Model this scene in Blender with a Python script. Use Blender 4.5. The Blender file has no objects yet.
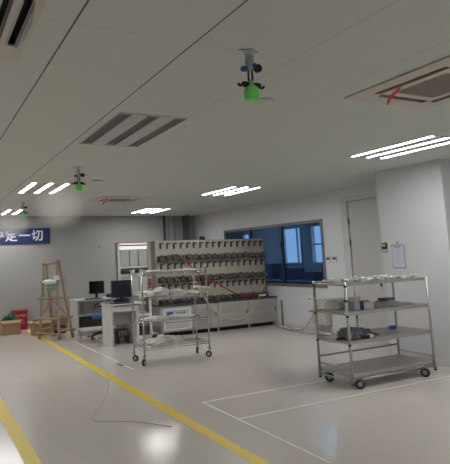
import bpy, bmesh, math, random
from mathutils import Vector, Matrix
random.seed(7)
PI = math.pi
sc = bpy.context.scene
C = sc.collection

# ------------------------------------------------------------------ materials
def mat(name, col, rough=0.5, metal=0.0, var=0.06, scale=12.0, bump=0.0, emit=None, es=0.0, coat=0.0, trans=0.0, alpha=1.0, spec=None):
    m = bpy.data.materials.new(name); m.use_nodes = True
    nt = m.node_tree; N = nt.nodes; L = nt.links
    p = N['Principled BSDF']
    p.inputs['Roughness'].default_value = rough
    p.inputs['Metallic'].default_value = metal
    p.inputs['Coat Weight'].default_value = coat
    p.inputs['Transmission Weight'].default_value = trans
    p.inputs['Alpha'].default_value = alpha
    if spec is not None: p.inputs['Specular IOR Level'].default_value = spec
    tc = N.new('ShaderNodeTexCoord')
    n = N.new('ShaderNodeTexNoise'); n.inputs['Scale'].default_value = scale; n.inputs['Detail'].default_value = 4
    L.new(tc.outputs['Object'], n.inputs['Vector'])
    r = N.new('ShaderNodeMix'); r.data_type = 'RGBA'
    r.inputs[6].default_value = tuple(max(0, c*(1-var)) for c in col) + (1,)
    r.inputs[7].default_value = tuple(min(1, c*(1+var)) for c in col) + (1,)
    L.new(n.outputs['Fac'], r.inputs[0]); L.new(r.outputs[2], p.inputs['Base Color'])
    if bump:
        b = N.new('ShaderNodeBump'); b.inputs['Strength'].default_value = bump; b.inputs['Distance'].default_value = 0.02
        L.new(n.outputs['Fac'], b.inputs['Height']); L.new(b.outputs['Normal'], p.inputs['Normal'])
    if emit:
        p.inputs['Emission Color'].default_value = emit + (1,); p.inputs['Emission Strength'].default_value = es
    return m

def grid_lines(m, sx, ox, wx, sy, oy, wy, dark, axes='XY'):
    """joint lines at k*sx+ox and k*sy+oy (world-size pattern that belongs to the surface)"""
    nt = m.node_tree; N = nt.nodes; L = nt.links; p = N['Principled BSDF']
    tc = N.new('ShaderNodeTexCoord'); s = N.new('ShaderNodeSeparateXYZ'); L.new(tc.outputs['Object'], s.inputs[0])
    def line(out, step, off, w):
        a = N.new('ShaderNodeMath'); a.operation = 'SUBTRACT'; L.new(out, a.inputs[0]); a.inputs[1].default_value = off - 50*step
        b = N.new('ShaderNodeMath'); b.operation = 'MODULO'; L.new(a.outputs[0], b.inputs[0]); b.inputs[1].default_value = step
        c = N.new('ShaderNodeMath'); c.operation = 'LESS_THAN'; L.new(b.outputs[0], c.inputs[0]); c.inputs[1].default_value = w
        return c.outputs[0]
    l1 = line(s.outputs[axes[0]], sx, ox, wx); l2 = line(s.outputs[axes[1]], sy, oy, wy)
    k = N.new('ShaderNodeMath'); k.operation = 'MULTIPLY'; L.new(l2, k.inputs[0]); k.inputs[1].default_value = 0.6
    mx = N.new('ShaderNodeMath'); mx.operation = 'MAXIMUM'; L.new(l1, mx.inputs[0]); L.new(k.outputs[0], mx.inputs[1])
    src = p.inputs['Base Color'].links[0].from_socket
    r = N.new('ShaderNodeMix'); r.data_type = 'RGBA'; r.inputs[7].default_value = dark + (1,)
    L.new(mx.outputs[0], r.inputs[0]); L.new(src, r.inputs[6]); L.new(r.outputs[2], p.inputs['Base Color'])

M = {}
M['ceiling'] = mat('ceiling panel', (0.61, 0.64, 0.605), 0.55, var=0.02, scale=1.5)
grid_lines(M['ceiling'], 0.70, 0.69, 0.006, 3.95, 2.40, 0.005, (0.36, 0.37, 0.34))
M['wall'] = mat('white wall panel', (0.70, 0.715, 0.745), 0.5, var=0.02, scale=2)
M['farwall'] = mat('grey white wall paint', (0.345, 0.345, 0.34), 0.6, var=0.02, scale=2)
M['floor'] = mat('beige vinyl floor', (0.625, 0.58, 0.53), 0.17, var=0.05, scale=3.0)
grid_lines(M['floor'], 0.6, 0.25, 0.004, 0.6, 0.12, 0.006, (0.50, 0.47, 0.43))
M['column'] = mat('column panel paint', (0.62, 0.63, 0.655), 0.5, var=0.02, scale=2)
M['base'] = mat('baseboard', (0.62, 0.62, 0.63), 0.4)
M['yellow'] = mat('yellow floor tape', (0.78, 0.60, 0.075), 0.45, var=0.1, scale=20)
M['whitetape'] = mat('white floor tape', (0.72, 0.71, 0.68), 0.45, var=0.1, scale=20)
M['tube'] = mat('lit tube', (1, 1, 1), 0.5, emit=(1.0, 0.99, 0.975), es=42.0)
M['tubeoff'] = mat('unlit tube', (0.5, 0.5, 0.5), 0.3)
M['fixture'] = mat('white fixture enamel', (0.52, 0.52, 0.54), 0.5)
M['louver'] = mat('grey louver metal', (0.42, 0.42, 0.43), 0.4, 0.2)
M['acpanel'] = mat('beige plastic AC', (0.60, 0.55, 0.495), 0.5, var=0.03)
M['acgrille'] = mat('AC grille mesh', (0.33, 0.28, 0.25), 0.7, var=0.25, scale=30)
M['black'] = mat('black plastic', (0.012, 0.012, 0.013), 0.4)
M['darkhole'] = mat('dark duct interior', (0.02, 0.018, 0.017), 0.8)
M['red'] = mat('red ribbon', (0.72, 0.03, 0.03), 0.5)
M['redbox'] = mat('red enamel', (0.32, 0.01, 0.02), 0.35)
M['green'] = mat('green mist nozzle plastic', (0.22, 0.88, 0.20), 0.3, emit=None)
M['galv'] = mat('galvanised bracket', (0.45, 0.50, 0.53), 0.3, 0.7)
M['blueplastic'] = mat('blue plastic', (0.03, 0.10, 0.42), 0.4)
M['steel'] = mat('brushed stainless steel', (0.46, 0.45, 0.435), 0.45, 0.8, var=0.08, scale=25)
M['chrome'] = mat('chrome wire', (0.50, 0.50, 0.50), 0.25, 0.9)
M['rubber'] = mat('black rubber', (0.02, 0.02, 0.02), 0.6)
M['rack'] = mat('cream rack enamel', (0.39, 0.37, 0.315), 0.45, var=0.03)
M['rackcab'] = mat('grey cream cabinet enamel', (0.43, 0.415, 0.385), 0.45, var=0.03)
M['rackvent'] = mat('cabinet vent', (0.36, 0.35, 0.32), 0.5)
M['ledge'] = mat('dark ledge', (0.06, 0.06, 0.065), 0.4)
M['hook'] = mat('dark hook', (0.05, 0.045, 0.03), 0.5)
M['sock'] = mat('dark olive socket', (0.03, 0.028, 0.025), 0.4)
M['coil'] = mat('grey green coil', (0.13, 0.135, 0.12), 0.5, var=0.4, scale=60)
M['amber'] = mat('amber lead', (0.24, 0.09, 0.045), 0.5)
M['redcable'] = mat('dark red cable', (0.28, 0.03, 0.02), 0.45)
M['yellowcable'] = mat('yellow cable', (0.60, 0.50, 0.20), 0.45)
M['greycable'] = mat('grey cable', (0.20, 0.20, 0.20), 0.5)
M['frame'] = mat('grey window frame', (0.22, 0.20, 0.19), 0.45, 0.3)
M['mullion'] = mat('dark blue window sash', (0.03, 0.05, 0.09), 0.4)
M['door'] = mat('door skin', (0.58, 0.575, 0.56), 0.5, var=0.02)
M['doorframe'] = mat('door frame', (0.60, 0.60, 0.60), 0.45)
M['darkgap'] = mat('dark gap', (0.1, 0.1, 0.1), 0.6)
M['desk'] = mat('light grey laminate', (0.60, 0.60, 0.585), 0.45, var=0.02)
M['deskdark'] = mat('grey modesty panel', (0.42, 0.43, 0.44), 0.5)
M['screen'] = mat('dark screen', (0.008, 0.010, 0.018), 0.15)
M['bluefabric'] = mat('blue chair fabric', (0.05, 0.13, 0.32), 0.8, var=0.15, scale=60, bump=0.2)
M['wood'] = mat('rough timber', (0.36, 0.255, 0.17), 0.7, var=0.25, scale=18, bump=0.3)
M['carton'] = mat('brown cardboard', (0.40, 0.27, 0.16), 0.75, var=0.08)
M['cartonin'] = mat('cardboard inside', (0.27, 0.17, 0.10), 0.8)
M['bannerblue'] = mat('blue banner', (0.015, 0.030, 0.13), 0.45, var=0.04)
M['bannertext'] = mat('banner letters', (0.74, 0.75, 0.78), 0.5)
M['white'] = mat('white plastic', (0.75, 0.75, 0.74), 0.4)
M['paper'] = mat('paper', (0.60, 0.62, 0.76), 0.7, var=0.02)
M['ink'] = mat('printed ink', (0.40, 0.42, 0.52), 0.7)
M['bag'] = mat('wrapping film', (0.80, 0.80, 0.79), 0.35, var=0.12, scale=18, bump=0.35)
M['silver'] = mat('silver fitting', (0.50, 0.53, 0.51), 0.4, 0.5, var=0.2, scale=60)
M['fitgreen'] = mat('greenish fitting', (0.22, 0.32, 0.27), 0.4, 0.3)
M['greycloth'] = mat('grey cloth', (0.17, 0.18, 0.20), 0.85, var=0.35, scale=40, bump=0.4)
M['greybox'] = mat('grey plastic part', (0.33, 0.34, 0.36), 0.5)
M['darkblue'] = mat('dark blue cloth', (0.02, 0.045, 0.17), 0.7)
M['pinktext'] = mat('faded white print', (0.52, 0.40, 0.42), 0.6)
M['navy'] = mat('navy box', (0.012, 0.02, 0.06), 0.4)
M['greenbag'] = mat('green webbing', (0.015, 0.16, 0.07), 0.6, var=0.4, scale=40)
M['palegreen'] = mat('pale green cloth', (0.26, 0.40, 0.31), 0.8, var=0.2, scale=40)
M['whitecloth'] = mat('white cloth', (0.75, 0.76, 0.74), 0.8)
M['signlit'] = mat('backlit white strip', (0.9, 0.88, 0.87), 0.4, emit=(1, 0.95, 0.93), es=0.55)
M['greyglass'] = mat('grey tinted pane', (0.50, 0.52, 0.49), 0.35)
M['beige'] = mat('beige wall box', (0.52, 0.50, 0.45), 0.5)
M['backroom'] = mat('next room wall', (0.45, 0.50, 0.55), 0.6)
M['backdark'] = mat('next room bench', (0.10, 0.14, 0.20), 0.5)
M['redmark'] = mat('red marker', (0.45, 0.06, 0.05), 0.5)

g = bpy.data.materials.new('blue tinted glass'); g.use_nodes = True
nt = g.node_tree; nt.nodes.clear()
o_ = nt.nodes.new('ShaderNodeOutputMaterial'); mx_ = nt.nodes.new('ShaderNodeMixShader'); tr_ = nt.nodes.new('ShaderNodeBsdfTransparent'); gl_ = nt.nodes.new('ShaderNodeBsdfGlossy')
lw_ = nt.nodes.new('ShaderNodeLayerWeight'); lw_.inputs['Blend'].default_value = 0.5; fr_ = nt.nodes.new('ShaderNodeMath'); fr_.operation = 'POWER'; fr_.inputs[1].default_value = 4.0; nt.links.new(lw_.outputs['Facing'], fr_.inputs[0])
tr_.inputs['Color'].default_value = (0.36, 0.48, 0.62, 1); gl_.inputs['Color'].default_value = (0.7, 0.8, 1, 1); gl_.inputs['Roughness'].default_value = 0.03
nt.links.new(fr_.outputs[0], mx_.inputs[0]); nt.links.new(tr_.outputs[0], mx_.inputs[1]); nt.links.new(gl_.outputs[0], mx_.inputs[2]); nt.links.new(mx_.outputs[0], o_.inputs[0])
M['glass'] = g

# ------------------------------------------------------------------ mesh builder
class MB:
    def __init__(s): s.bm = bmesh.new(); s.mats = []
    def mi(s, m):
        if m not in s.mats: s.mats.append(m)
        return s.mats.index(m)
    def box(s, x0, y0, z0, x1, y1, z1, m, rz=0.0, ctr=None):
        i = s.mi(m)
        vs = [s.bm.verts.new((x, y, z)) for z in (z0, z1) for y in (y0, y1) for x in (x0, x1)]
        for f in ((0,2,3,1), (4,5,7,6), (0,1,5,4), (2,6,7,3), (0,4,6,2), (1,3,7,5)):
            fc = s.bm.faces.new([vs[k] for k in f]); fc.material_index = i
        if rz:
            c = Vector(ctr if ctr else ((x0+x1)/2, (y0+y1)/2, 0)); R = Matrix.Rotation(rz, 3, 'Z')
            for v in vs: v.co = R @ (v.co - c) + c
        return s
    def cbox(s, c, d, m, R=None):
        i = s.mi(m); vs = []
        for z in (-1, 1):
            for y in (-1, 1):
                for x in (-1, 1):
                    v = Vector((x*d[0]/2, y*d[1]/2, z*d[2]/2))
                    if R: v = R @ v
                    vs.append(s.bm.verts.new(v + Vector(c)))
        for f in ((0,2,3,1), (4,5,7,6), (0,1,5,4), (2,6,7,3), (0,4,6,2), (1,3,7,5)):
            fc = s.bm.faces.new([vs[k] for k in f]); fc.material_index = i
        return s
    def tube(s, pts, r, m, n=10, cap=True):
        i = s.mi(m); pts = [Vector(p) for p in pts]
        rs = r if isinstance(r, (list, tuple)) else [r]*len(pts)
        rings = []; up = None
        for k, p in enumerate(pts):
            d = (pts[min(k+1, len(pts)-1)] - pts[max(k-1, 0)]).normalized()
            a = Vector((0, 0, 1)) if abs(d.z) < 0.9 else Vector((1, 0, 0))
            if up is not None: a = up
            u = (a - d*a.dot(d)).normalized(); up = u; w = d.cross(u)
            rings.append([s.bm.verts.new(p + (u*math.cos(2*PI*j/n) + w*math.sin(2*PI*j/n))*rs[k]) for j in range(n)])
        for A, B in zip(rings, rings[1:]):
            for j in range(n):
                f = s.bm.faces.new((A[j], A[(j+1) % n], B[(j+1) % n], B[j])); f.material_index = i; f.smooth = True
        if cap:
            for R in (rings[0], rings[-1]):
                f = s.bm.faces.new(R); f.material_index = i
        return s
    def lathe(s, prof, m, c=(0, 0, 0), n=20, R=None):
        """prof: [(radius, height)...] around local Z"""
        i = s.mi(m); rings = []
        for r, h in prof:
            ring = []
            for j in range(n):
                v = Vector((r*math.cos(2*PI*j/n), r*math.sin(2*PI*j/n), h))
                if R: v = R @ v
                ring.append(s.bm.verts.new(v + Vector(c)))
            rings.append(ring)
        for A, B in zip(rings, rings[1:]):
            for j in range(n):
                f = s.bm.faces.new((A[j], A[(j+1) % n], B[(j+1) % n], B[j])); f.material_index = i; f.smooth = True
        for Rg in (rings[0], rings[-1]):
            f = s.bm.faces.new(Rg); f.material_index = i
        return s
    def poly(s, pts, ax, t0, t1, m):
        """extrude polygon pts (2D) along axis ax from t0 to t1"""
        i = s.mi(m)
        def P(p, t): return {0: (t, p[0], p[1]), 1: (p[0], t, p[1]), 2: (p[0], p[1], t)}[ax]
        A = [s.bm.verts.new(P(p, t0)) for p in pts]; B = [s.bm.verts.new(P(p, t1)) for p in pts]
        n = len(pts)
        for f in (A, list(reversed(B))): s.bm.faces.new(f).material_index = i
        for j in range(n): s.bm.faces.new((A[j], A[(j+1) % n], B[(j+1) % n], B[j])).material_index = i
        return s
    def cells(s, ax, u0, u1, v0, v1, t0, t1, holes, m):
        """slab with rectangular through-holes (u,v in the two other axes in order)"""
        us = sorted({u0, u1} | {h[0] for h in holes} | {h[1] for h in holes}); vs = sorted({v0, v1} | {h[2] for h in holes} | {h[3] for h in holes})
        us = [u for u in us if u0 <= u <= u1]; vs = [v for v in vs if v0 <= v <= v1]
        solid = {}
        for a in range(len(us)-1):
            for b in range(len(vs)-1):
                cu, cv = (us[a]+us[a+1])/2, (vs[b]+vs[b+1])/2
                solid[a, b] = not any(h[0] < cu < h[1] and h[2] < cv < h[3] for h in holes)
        i = s.mi(m); cache = {}
        def V(u, v, t):
            k = (u, v, t)
            if k not in cache: cache[k] = s.bm.verts.new({0: (t, u, v), 1: (u, t, v), 2: (u, v, t)}[ax])
            return cache[k]
        for (a, b), ok in solid.items():
            if not ok: continue
            ua, ub, va, vb = us[a], us[a+1], vs[b], vs[b+1]
            Q = [[V(ua, va, t0), V(ub, va, t0), V(ub, vb, t0), V(ua, vb, t0)], [V(ua, va, t1), V(ua, vb, t1), V(ub, vb, t1), V(ub, va, t1)]]
            for (da, db, e) in ((-1, 0, ((ua, va), (ua, vb))), (1, 0, ((ub, va), (ub, vb))), (0, -1, ((ua, va), (ub, va))), (0, 1, ((ua, vb), (ub, vb)))):
                if not solid.get((a+da, b+db), False):
                    Q.append([V(*e[0], t0), V(*e[1], t0), V(*e[1], t1), V(*e[0], t1)])
            for q in Q: s.bm.faces.new(q).material_index = i
        return s
    def build(s, name, parent=None, loc=None, rz=0.0, bevel=0.0):
        bmesh.ops.recalc_face_normals(s.bm, faces=s.bm.faces)
        me = bpy.data.meshes.new(name); s.bm.to_mesh(me); s.bm.free()
        for m in s.mats: me.materials.append(M[m])
        o = bpy.data.objects.new(name, me); C.objects.link(o)
        if parent: o.parent = parent
        if loc: o.location = loc
        if rz: o.rotation_euler.z = rz
        if bevel:
            b = o.modifiers.new('Bevel', 'BEVEL'); b.width = bevel; b.segments = 2; b.limit_method = 'ANGLE'
        return o

def tag(o, label=None, cat=None, group=None, kind=None):
    if label: o['label'] = label
    if cat: o['category'] = cat
    if group: o['group'] = group
    if kind: o['kind'] = kind
    return o
def empty(name, loc, label, cat, group=None, rz=0.0):
    o = bpy.data.objects.new(name, None); C.objects.link(o); o.location = loc; o.rotation_euler.z = rz; o.empty_display_size = 0.1
    return tag(o, label, cat, group)
def copy_tree(o, parent=None):
    c = o.copy(); C.objects.link(c); c.parent = parent
    for ch in [k for k in bpy.data.objects if k.parent == o]: copy_tree(ch, c)
    return c
def structure(mb, name, parent=None, **k):
    o = mb.build(name, parent, **k)
    o['kind'] = 'structure'; return o

# ------------------------------------------------------------------ room shell
XR, YF, H = 7.38, 13.3, 2.8
XL, YB = -5.5, -3.0
troffers = [(1.79, 4.41, 'off'), (5.29, 4.22, 'R'), (5.29, 8.1, 'M'), (5.29, 11.8, 'F'), (1.81, 8.26, 'L'), (1.81, 12.21, 'LL')]
extra = [(5.29, 0.3), (-1.7, 12.2), (-1.7, 8.2), (-1.7, 4.3), (-1.7, 0.4), (5.29, -2.0)]
tl = [(x, y) for x, y, _ in troffers] + extra
holes = [(x-.32, x+.32, y-.6, y+.6) for x, y in tl]
acs = [(3.49, 2.435), (0.035, 2.49), (3.60, 9.57)]
holes += [(x-.44, x+.44, y-.44, y+.44) for x, y in acs]
structure(MB().cells(2, XL, XR+.1, YB, YF+.1, H, H+.02, holes, 'ceiling'), 'ceiling')
structure(MB().box(.687, YB, H-.001, .697, YF, H+.001, 'darkgap'), 'trim_5')
structure(MB().box(1.387, YB, H-.001, 1.396, YF, H+.001, 'darkgap'), 'trim_6')
# roof slab over the plenum keeps the ceiling void dark
structure(MB().box(XL-.1, YB-.1, 3.3, XR+.1, YF+.1, 3.4, 'farwall'), 'ceiling_slab')
structure(MB().box(XL-.1, YB-.1, -.1, XR+.1, YF+.1, 0, 'floor'), 'floor')
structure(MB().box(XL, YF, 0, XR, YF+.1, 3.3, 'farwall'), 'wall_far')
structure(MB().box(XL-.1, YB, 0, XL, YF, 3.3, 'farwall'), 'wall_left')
structure(MB().box(XL, YB-.1, 0, XR, YB, 3.3, 'wall'), 'wall_back')
WY0, WY1, WZ0, WZ1 = 8.02, 11.63, 0.92, 2.21
DY0, DY1, DZ = 6.50, 7.44, 2.62
structure(MB().cells(0, YB, YF, 0, 3.3, XR, XR+.12, [(WY0, WY1, WZ0, WZ1), (DY0, DY1, -1, DZ) if False else (DY0, DY1, 0, DZ)], 'wall'), 'wall_right')
# boxed-out column casing standing proud of the window wall
cm = MB().box(6.46, 4.62, 0, XR, 5.73, H, 'column')
structure(cm, 'wall_column')
structure(MB().box(6.84, 4.60, 0, 7.38, 4.62, H, 'base'), 'trim_2')
structure(MB().box(6.447, 4.607, 0, 6.46, 5.743, .07, 'base'), 'baseboard_column')
structure(MB().cells(0, 5.73, YF, 0, .07, XR-.012, XR, [(DY0-.01, DY1+.01, 0, .07)], 'base'), 'baseboard_right')
structure(MB().box(XL, YF-.012, 0, XR, YF, .07, 'base'), 'baseboard_far')
# far wall corner casing and pipes
structure(MB().box(6.98, YF-.32, 0, 7.02, YF, H, 'darkgap'), 'trim_3')
structure(MB().box(6.52, YF-.02, 0, 6.53, YF, H, 'darkgap').box(6.70, YF-.02, 0, 6.71, YF, H, 'darkgap'), 'trim_4')
tag(MB().tube([(6.36, YF-.06, 0), (6.36, YF-.06, H)], .035, 'ledge').build('drain_pipe'), 'dark vertical pipe on the far wall rising behind the test rack', 'pipe')

# window_1
wf = MB()
wf.cells(0, WY0-.05, WY1+.05, WZ0-.05, WZ1+.05, XR-.02, XR+.08, [(WY0+.01, WY1-.01, WZ0+.01, WZ1-.01)], 'frame')
w1 = structure(wf, 'window_1')
for y in (9.33, 10.55): structure(MB().box(XR+.01, y-.035, WZ0+.01, XR+.06, y+.035, WZ1-.01, 'mullion'), 'window_sash', w1)
structure(MB().box(XR+.02, WY0+.012, WZ0+.012, XR+.04, WY1-.012, WZ1-.012, 'glass'), 'window_pane', w1)
structure(MB().box(XR-.04, 9.30, 1.72, XR+.01, 9.34, 1.86, 'mullion'), 'window_latch', w1)

# the next room seen through the glass
structure(MB().box(XR+.12, 6.9, -.1, 10.6, 17, 0, 'backdark'), 'floor_next_room')
structure(MB().cells(2, XR+.12, 10.6, 6.9, 17, 2.8, 2.9, [(8.7, 9.3, 9.2, 10.4), (8.7, 9.3, 12.9, 14.1)], 'backroom'), 'ceiling_next_room')
structure(MB().box(XR+.12, 6.8, 0, 10.6, 6.9, 2.9, 'backroom'), 'wall_next_room_near')
structure(MB().box(XR+.12, 17, 0, 10.6, 17.1, 2.9, 'backroom'), 'wall_next_room_end')
structure(MB().box(XR+.02, YF+.1, 0, XR+.12, 17.1, 2.9, 'backroom'), 'wall_next_room_side')
structure(MB().cells(0, 6.8, 17.1, 0, 2.9, 10.5, 10.6, [(12.3, 13.15, 1.28, 2.36), (11.2, 11.82, 1.28, 2.36), (14.9, 15.4, 1.6, 2.3)], 'backroom'), 'wall_next_room_outer')
bw = MB().cells(0, 12.28, 13.17, 1.26, 2.38, 10.47, 10.52, [(12.33, 12.45, 1.3, 2.34), (12.49, 13.12, 1.3, 2.34)], 'white'); structure(bw, 'window_2')
bw = MB().cells(0, 11.18, 11.84, 1.26, 2.38, 10.47, 10.52, [(11.22, 11.80, 1.3, 1.8), (11.22, 11.80, 1.84, 2.34)], 'white'); structure(bw, 'window_3')
b = MB().box(9.6, 8.2, .78, 10.3, 16, .82, 'backroom').box(9.65, 8.2, 0, 9.7, 16, .78, 'backdark')
for k in range(9): b.box(9.7, 8.3+k*.9, .82, 10.2, 8.85+k*.9, 1.05 + .12*((k*7) % 3), 'backdark')
tag(b.build('workbench'), 'dim bench with equipment behind the blue tinted window', 'workbench')

# door_1
d = MB().cells(0, DY0, DY1, 0, DZ, XR-.015, XR+.1, [(DY0+.07, DY1-.16, 0, DZ-.09)], 'doorframe')
d1 = structure(d, 'door_1')
structure(MB().box(XR+.012, DY0+.08, 0, XR+.055, DY1-.17, DZ-.10, 'door').box(XR+.06, DY0, 0, XR+.1, DY1, DZ, 'darkgap'), 'door_leaf', d1)
structure(MB().box(XR-.004, DY0+.13, .95, XR+.012, DY0+.16, 1.13, 'black').tube([(XR-.03, DY0+.145, 1.06), (XR-.03, DY0+.26, 1.06)], .009, 'steel').tube([(XR, DY0+.145, 1.06), (XR-.03, DY0+.145, 1.06)], .009, 'steel'), 'door_handle', d1)
hb = MB()
for z in (2.15, 1.75, .4): hb.tube([(XR+.0, DY1-.168, z-.06), (XR+.0, DY1-.168, z+.06)], .012, 'ledge')
structure(hb, 'door_hinge', d1)

# floor markings
def tape(name, x0, y0, x1, y1, m, label, cat='floor tape', g=None):
    return tag(MB().box(x0, y0, 0, x1, y1, .0015, m).build(name), label, cat, g)
tape('yellow_floor_tape', 2.35, YB+.2, 2.47, 12.9, 'yellow', 'long yellow tape line on the floor running past the carts to the timber ladder')
tape('yellow_floor_tape', .80, YB+.2, .92, 12.9, 'yellow', 'yellow tape line on the floor crossing the bottom left corner, nearest the open side')
tape('white_floor_tape', 2.845, 7.2, 2.885, 11.0, 'whitetape', 'thin white tape line on the floor beside the desks and wire cart')
rc = MB().box(2.85, 3.2, 0, 2.88, 5.185, .0015, 'whitetape').box(2.88, 5.155, 0, 6.2, 5.185, .0015, 'whitetape').box(2.88, 4.455, 0, 6.4, 4.485, .0015, 'whitetape')
tag(rc.build('white_tape_outline'), 'white tape rectangle marked on the floor around the stainless steel cart parking spot', 'floor tape')
tag(MB().box(2.80, 7.55, 0, 2.85, 7.72, .012, 'greycable').build('metal_strip'), 'small dark strip lying on the floor by the white line near the wire cart', 'strip')

# ------------------------------------------------------------------ ceiling lights
lab = {'off': 'unlit ceiling light with three dark louvred channels', 'R': 'lit three-tube ceiling light nearest the white column, above the steel cart',
       'M': 'lit three-tube ceiling light in front of the blue window', 'F': 'small far lit three-tube ceiling light above the test rack',
       'L': 'lit three-tube ceiling light just beside the middle green sprayer', 'LL': 'lit ceiling light behind the farthest green sprayer above the blue banner'}
def troffer(x, y, kind):
    t = empty('ceiling_light', (x, y, H), '', 'ceiling light', 'three-tube ceiling lights in the ceiling grid')
    offs = (-.255, 0, .255); w = .055 if kind == 'off' else .033
    MB().cells(2, -.315, .315, -.6, .6, -.006, .006, [(o-w, o+w, -.575, .575) for o in offs], 'fixture').build('frame', t)
    for o in offs:
        c = MB()
        c.cells(2, o-w-.005, o+w+.005, -.58, .58, .006, .07, [(o-w, o+w, -.575, .575)], 'louver')
        c.box(o-w-.005, -.58, .07, o+w+.005, .58, .075, 'louver')
        ch = c.build('reflector', t)
        if kind == 'off':
            MB().tube([(o, -.56, .045), (o, .56, .045)], .013, 'tubeoff').build('tube', t)
            l = MB()
            for k in range(26): l.box(o-w, -.56+k*.044, .002, o+w, -.557+k*.044, .03, 'louver')
            l.build('louver', t)
            MB().box(o-w, .555, -.012, o+w, .60, .004, 'white').build('end_cap', t)
        else:
            MB().box(o-.026, -.57, -.003, o+.026, .57, .02, 'tube').build('tube', t)
    return t
first = None
for x, y, k in troffers:
    if k == 'off': t = troffer(x, y, k)
    elif first is None: t = first = troffer(x, y, k)
    else: t = copy_tree(first); t.location = (x, y, H)
    t['label'] = lab[k]
for x, y, l in ((9.0, 9.8, 'added light brightening the next room behind the window, nearer end'), (9.0, 13.5, 'added light brightening the next room behind the window, farther end')):
    t = copy_tree(first); t.location = (x, y, 2.8); t['label'] = l  # lamps added only to brighten the room behind the glass
for i, (x, y) in enumerate(extra):
    t = copy_tree(first); t.location = (x, y, H); t['label'] = 'lit three-tube ceiling light outside the picture, ' + ['over the near steel cart side', 'far end of the open side', 'third row back on the open side', 'middle of the open side', 'near end of the open side', 'beside the wall behind the viewer'][i]

# ------------------------------------------------------------------ AC cassettes
def cassette(x, y, label, a=.345, b=.285, l=.30, open_flap=False):
    t = empty('air_conditioner', (x, y, H), label, 'air conditioner', 'ceiling cassette air conditioners')
    s = .475
    sl = [(-a, -b, -l, l), (b, a, -l, l), (-.26, .26, -a, -b), (-.26, .26, b, a)]
    if open_flap: sl[2] = (-.22, .22, -a, -b); sl[3] = (-.22, .22, b, a); sl.append((b-.075, b-.03, -l, l))
    MB().cells(2, -s, s, -s, s, -.014, -.001, sl + [(-.22, .22, -.22, .22)], 'acpanel').build('panel', t, bevel=.003)
    gr = MB().box(-.22, -.22, -.012, .22, .22, -.003, 'acgrille')
    for k in range(21): gr.box(-.21, -.212+k*.0205, -.015, .21, -.209+k*.0205, -.012, 'acgrille')
    gr.build('intake_grille', t)
    for q, (u0, u1, v0, v1) in enumerate(sl):
        MB().cells(2, u0-.01, u1+.01, v0-.01, v1+.01, .0, .05, [(u0, u1, v0, v1)], 'darkhole').box(u0-.01, v0-.01, .05, u1+.01, v1+.01, .055, 'darkhole').build('air_outlet', t)
        if open_flap and q == 1:
            MB().cbox((u0+.004, 0, -.012), (.022, 2*l-.03, .004), 'steel', Matrix.Rotation(.5, 3, 'Y')).build('louver', t)
            n_ = 10; MB().poly([(u1+.004 + .028*math.sin(PI*k/n_), -l + 2*l*k/n_) for k in range(n_+1)], 2, -.03, -.014, 'greybox').build('outlet_lip', t)
        elif u1-u0 < v1-v0: MB().cbox(((u0+u1)/2+.016, 0, .012), (.004, v1-v0-.02, .03), 'rackvent').build('louver', t)
        else: MB().cbox((0, (v0+v1)/2+.016, .012), (u1-u0-.02, .004, .03), 'rackvent').build('louver', t)
    return t
cassette(*acs[0], 'beige ceiling air conditioner with grille and red ribbon, nearest the column')
cassette(*acs[1], 'beige ceiling air conditioner cut off by the top left corner of the picture', .42, .365, .27, True)
cassette(*acs[2], 'small distant ceiling air conditioner beyond the middle green sprayer')
# open flap of the near-left cassette
def ribbon(x, y, dx, dz, label, sc_=1.0):
    m = MB(); i = m.mi('red'); prev = None
    for k in range(9):
        u = k/8
        p = Vector((x + dx*u + .006*math.sin(u*7), y + .10*sc_*u, H-.02 - dz*u**1.3))
        w = (.006 + .018*math.sin(u*PI*.9+.25))*sc_
        a = m.bm.verts.new(p + Vector((w, 0, .004))); b = m.bm.verts.new(p - Vector((w, 0, .004)))
        if prev: m.bm.faces.new((prev[0], a, b, prev[1])).material_index = i
        prev = (a, b)
    o = m.build('red_ribbon'); s = o.modifiers.new('Solidify', 'SOLIDIFY'); s.thickness = .002
    return tag(o, label, 'ribbon', 'red ribbons tied to the air outlets')
ribbon(3.19, 2.53, -.04, .11, 'bright red ribbon hanging from the air outlet nearest the column')
ribbon(3.30, 9.35, -.08, .10, 'tiny dark red ribbon on the distant air conditioner outlet', 1.0)

def disc(x, y, label):
    return tag(MB().lathe([(.0001, 0), (.085, 0), (.09, -.006), (.075, -.014), (.0001, -.014)], 'ceiling', n=28).build('ceiling_cover_disc', loc=(x, y, H)), label, 'cover disc', 'flat round cover discs on the ceiling')
disc(2.44, 3.19, 'flat round cover disc on the ceiling beside the nearest green sprayer')
disc(2.42, 7.32, 'small distant round cover disc on the ceiling right of the middle sprayer')

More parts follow.
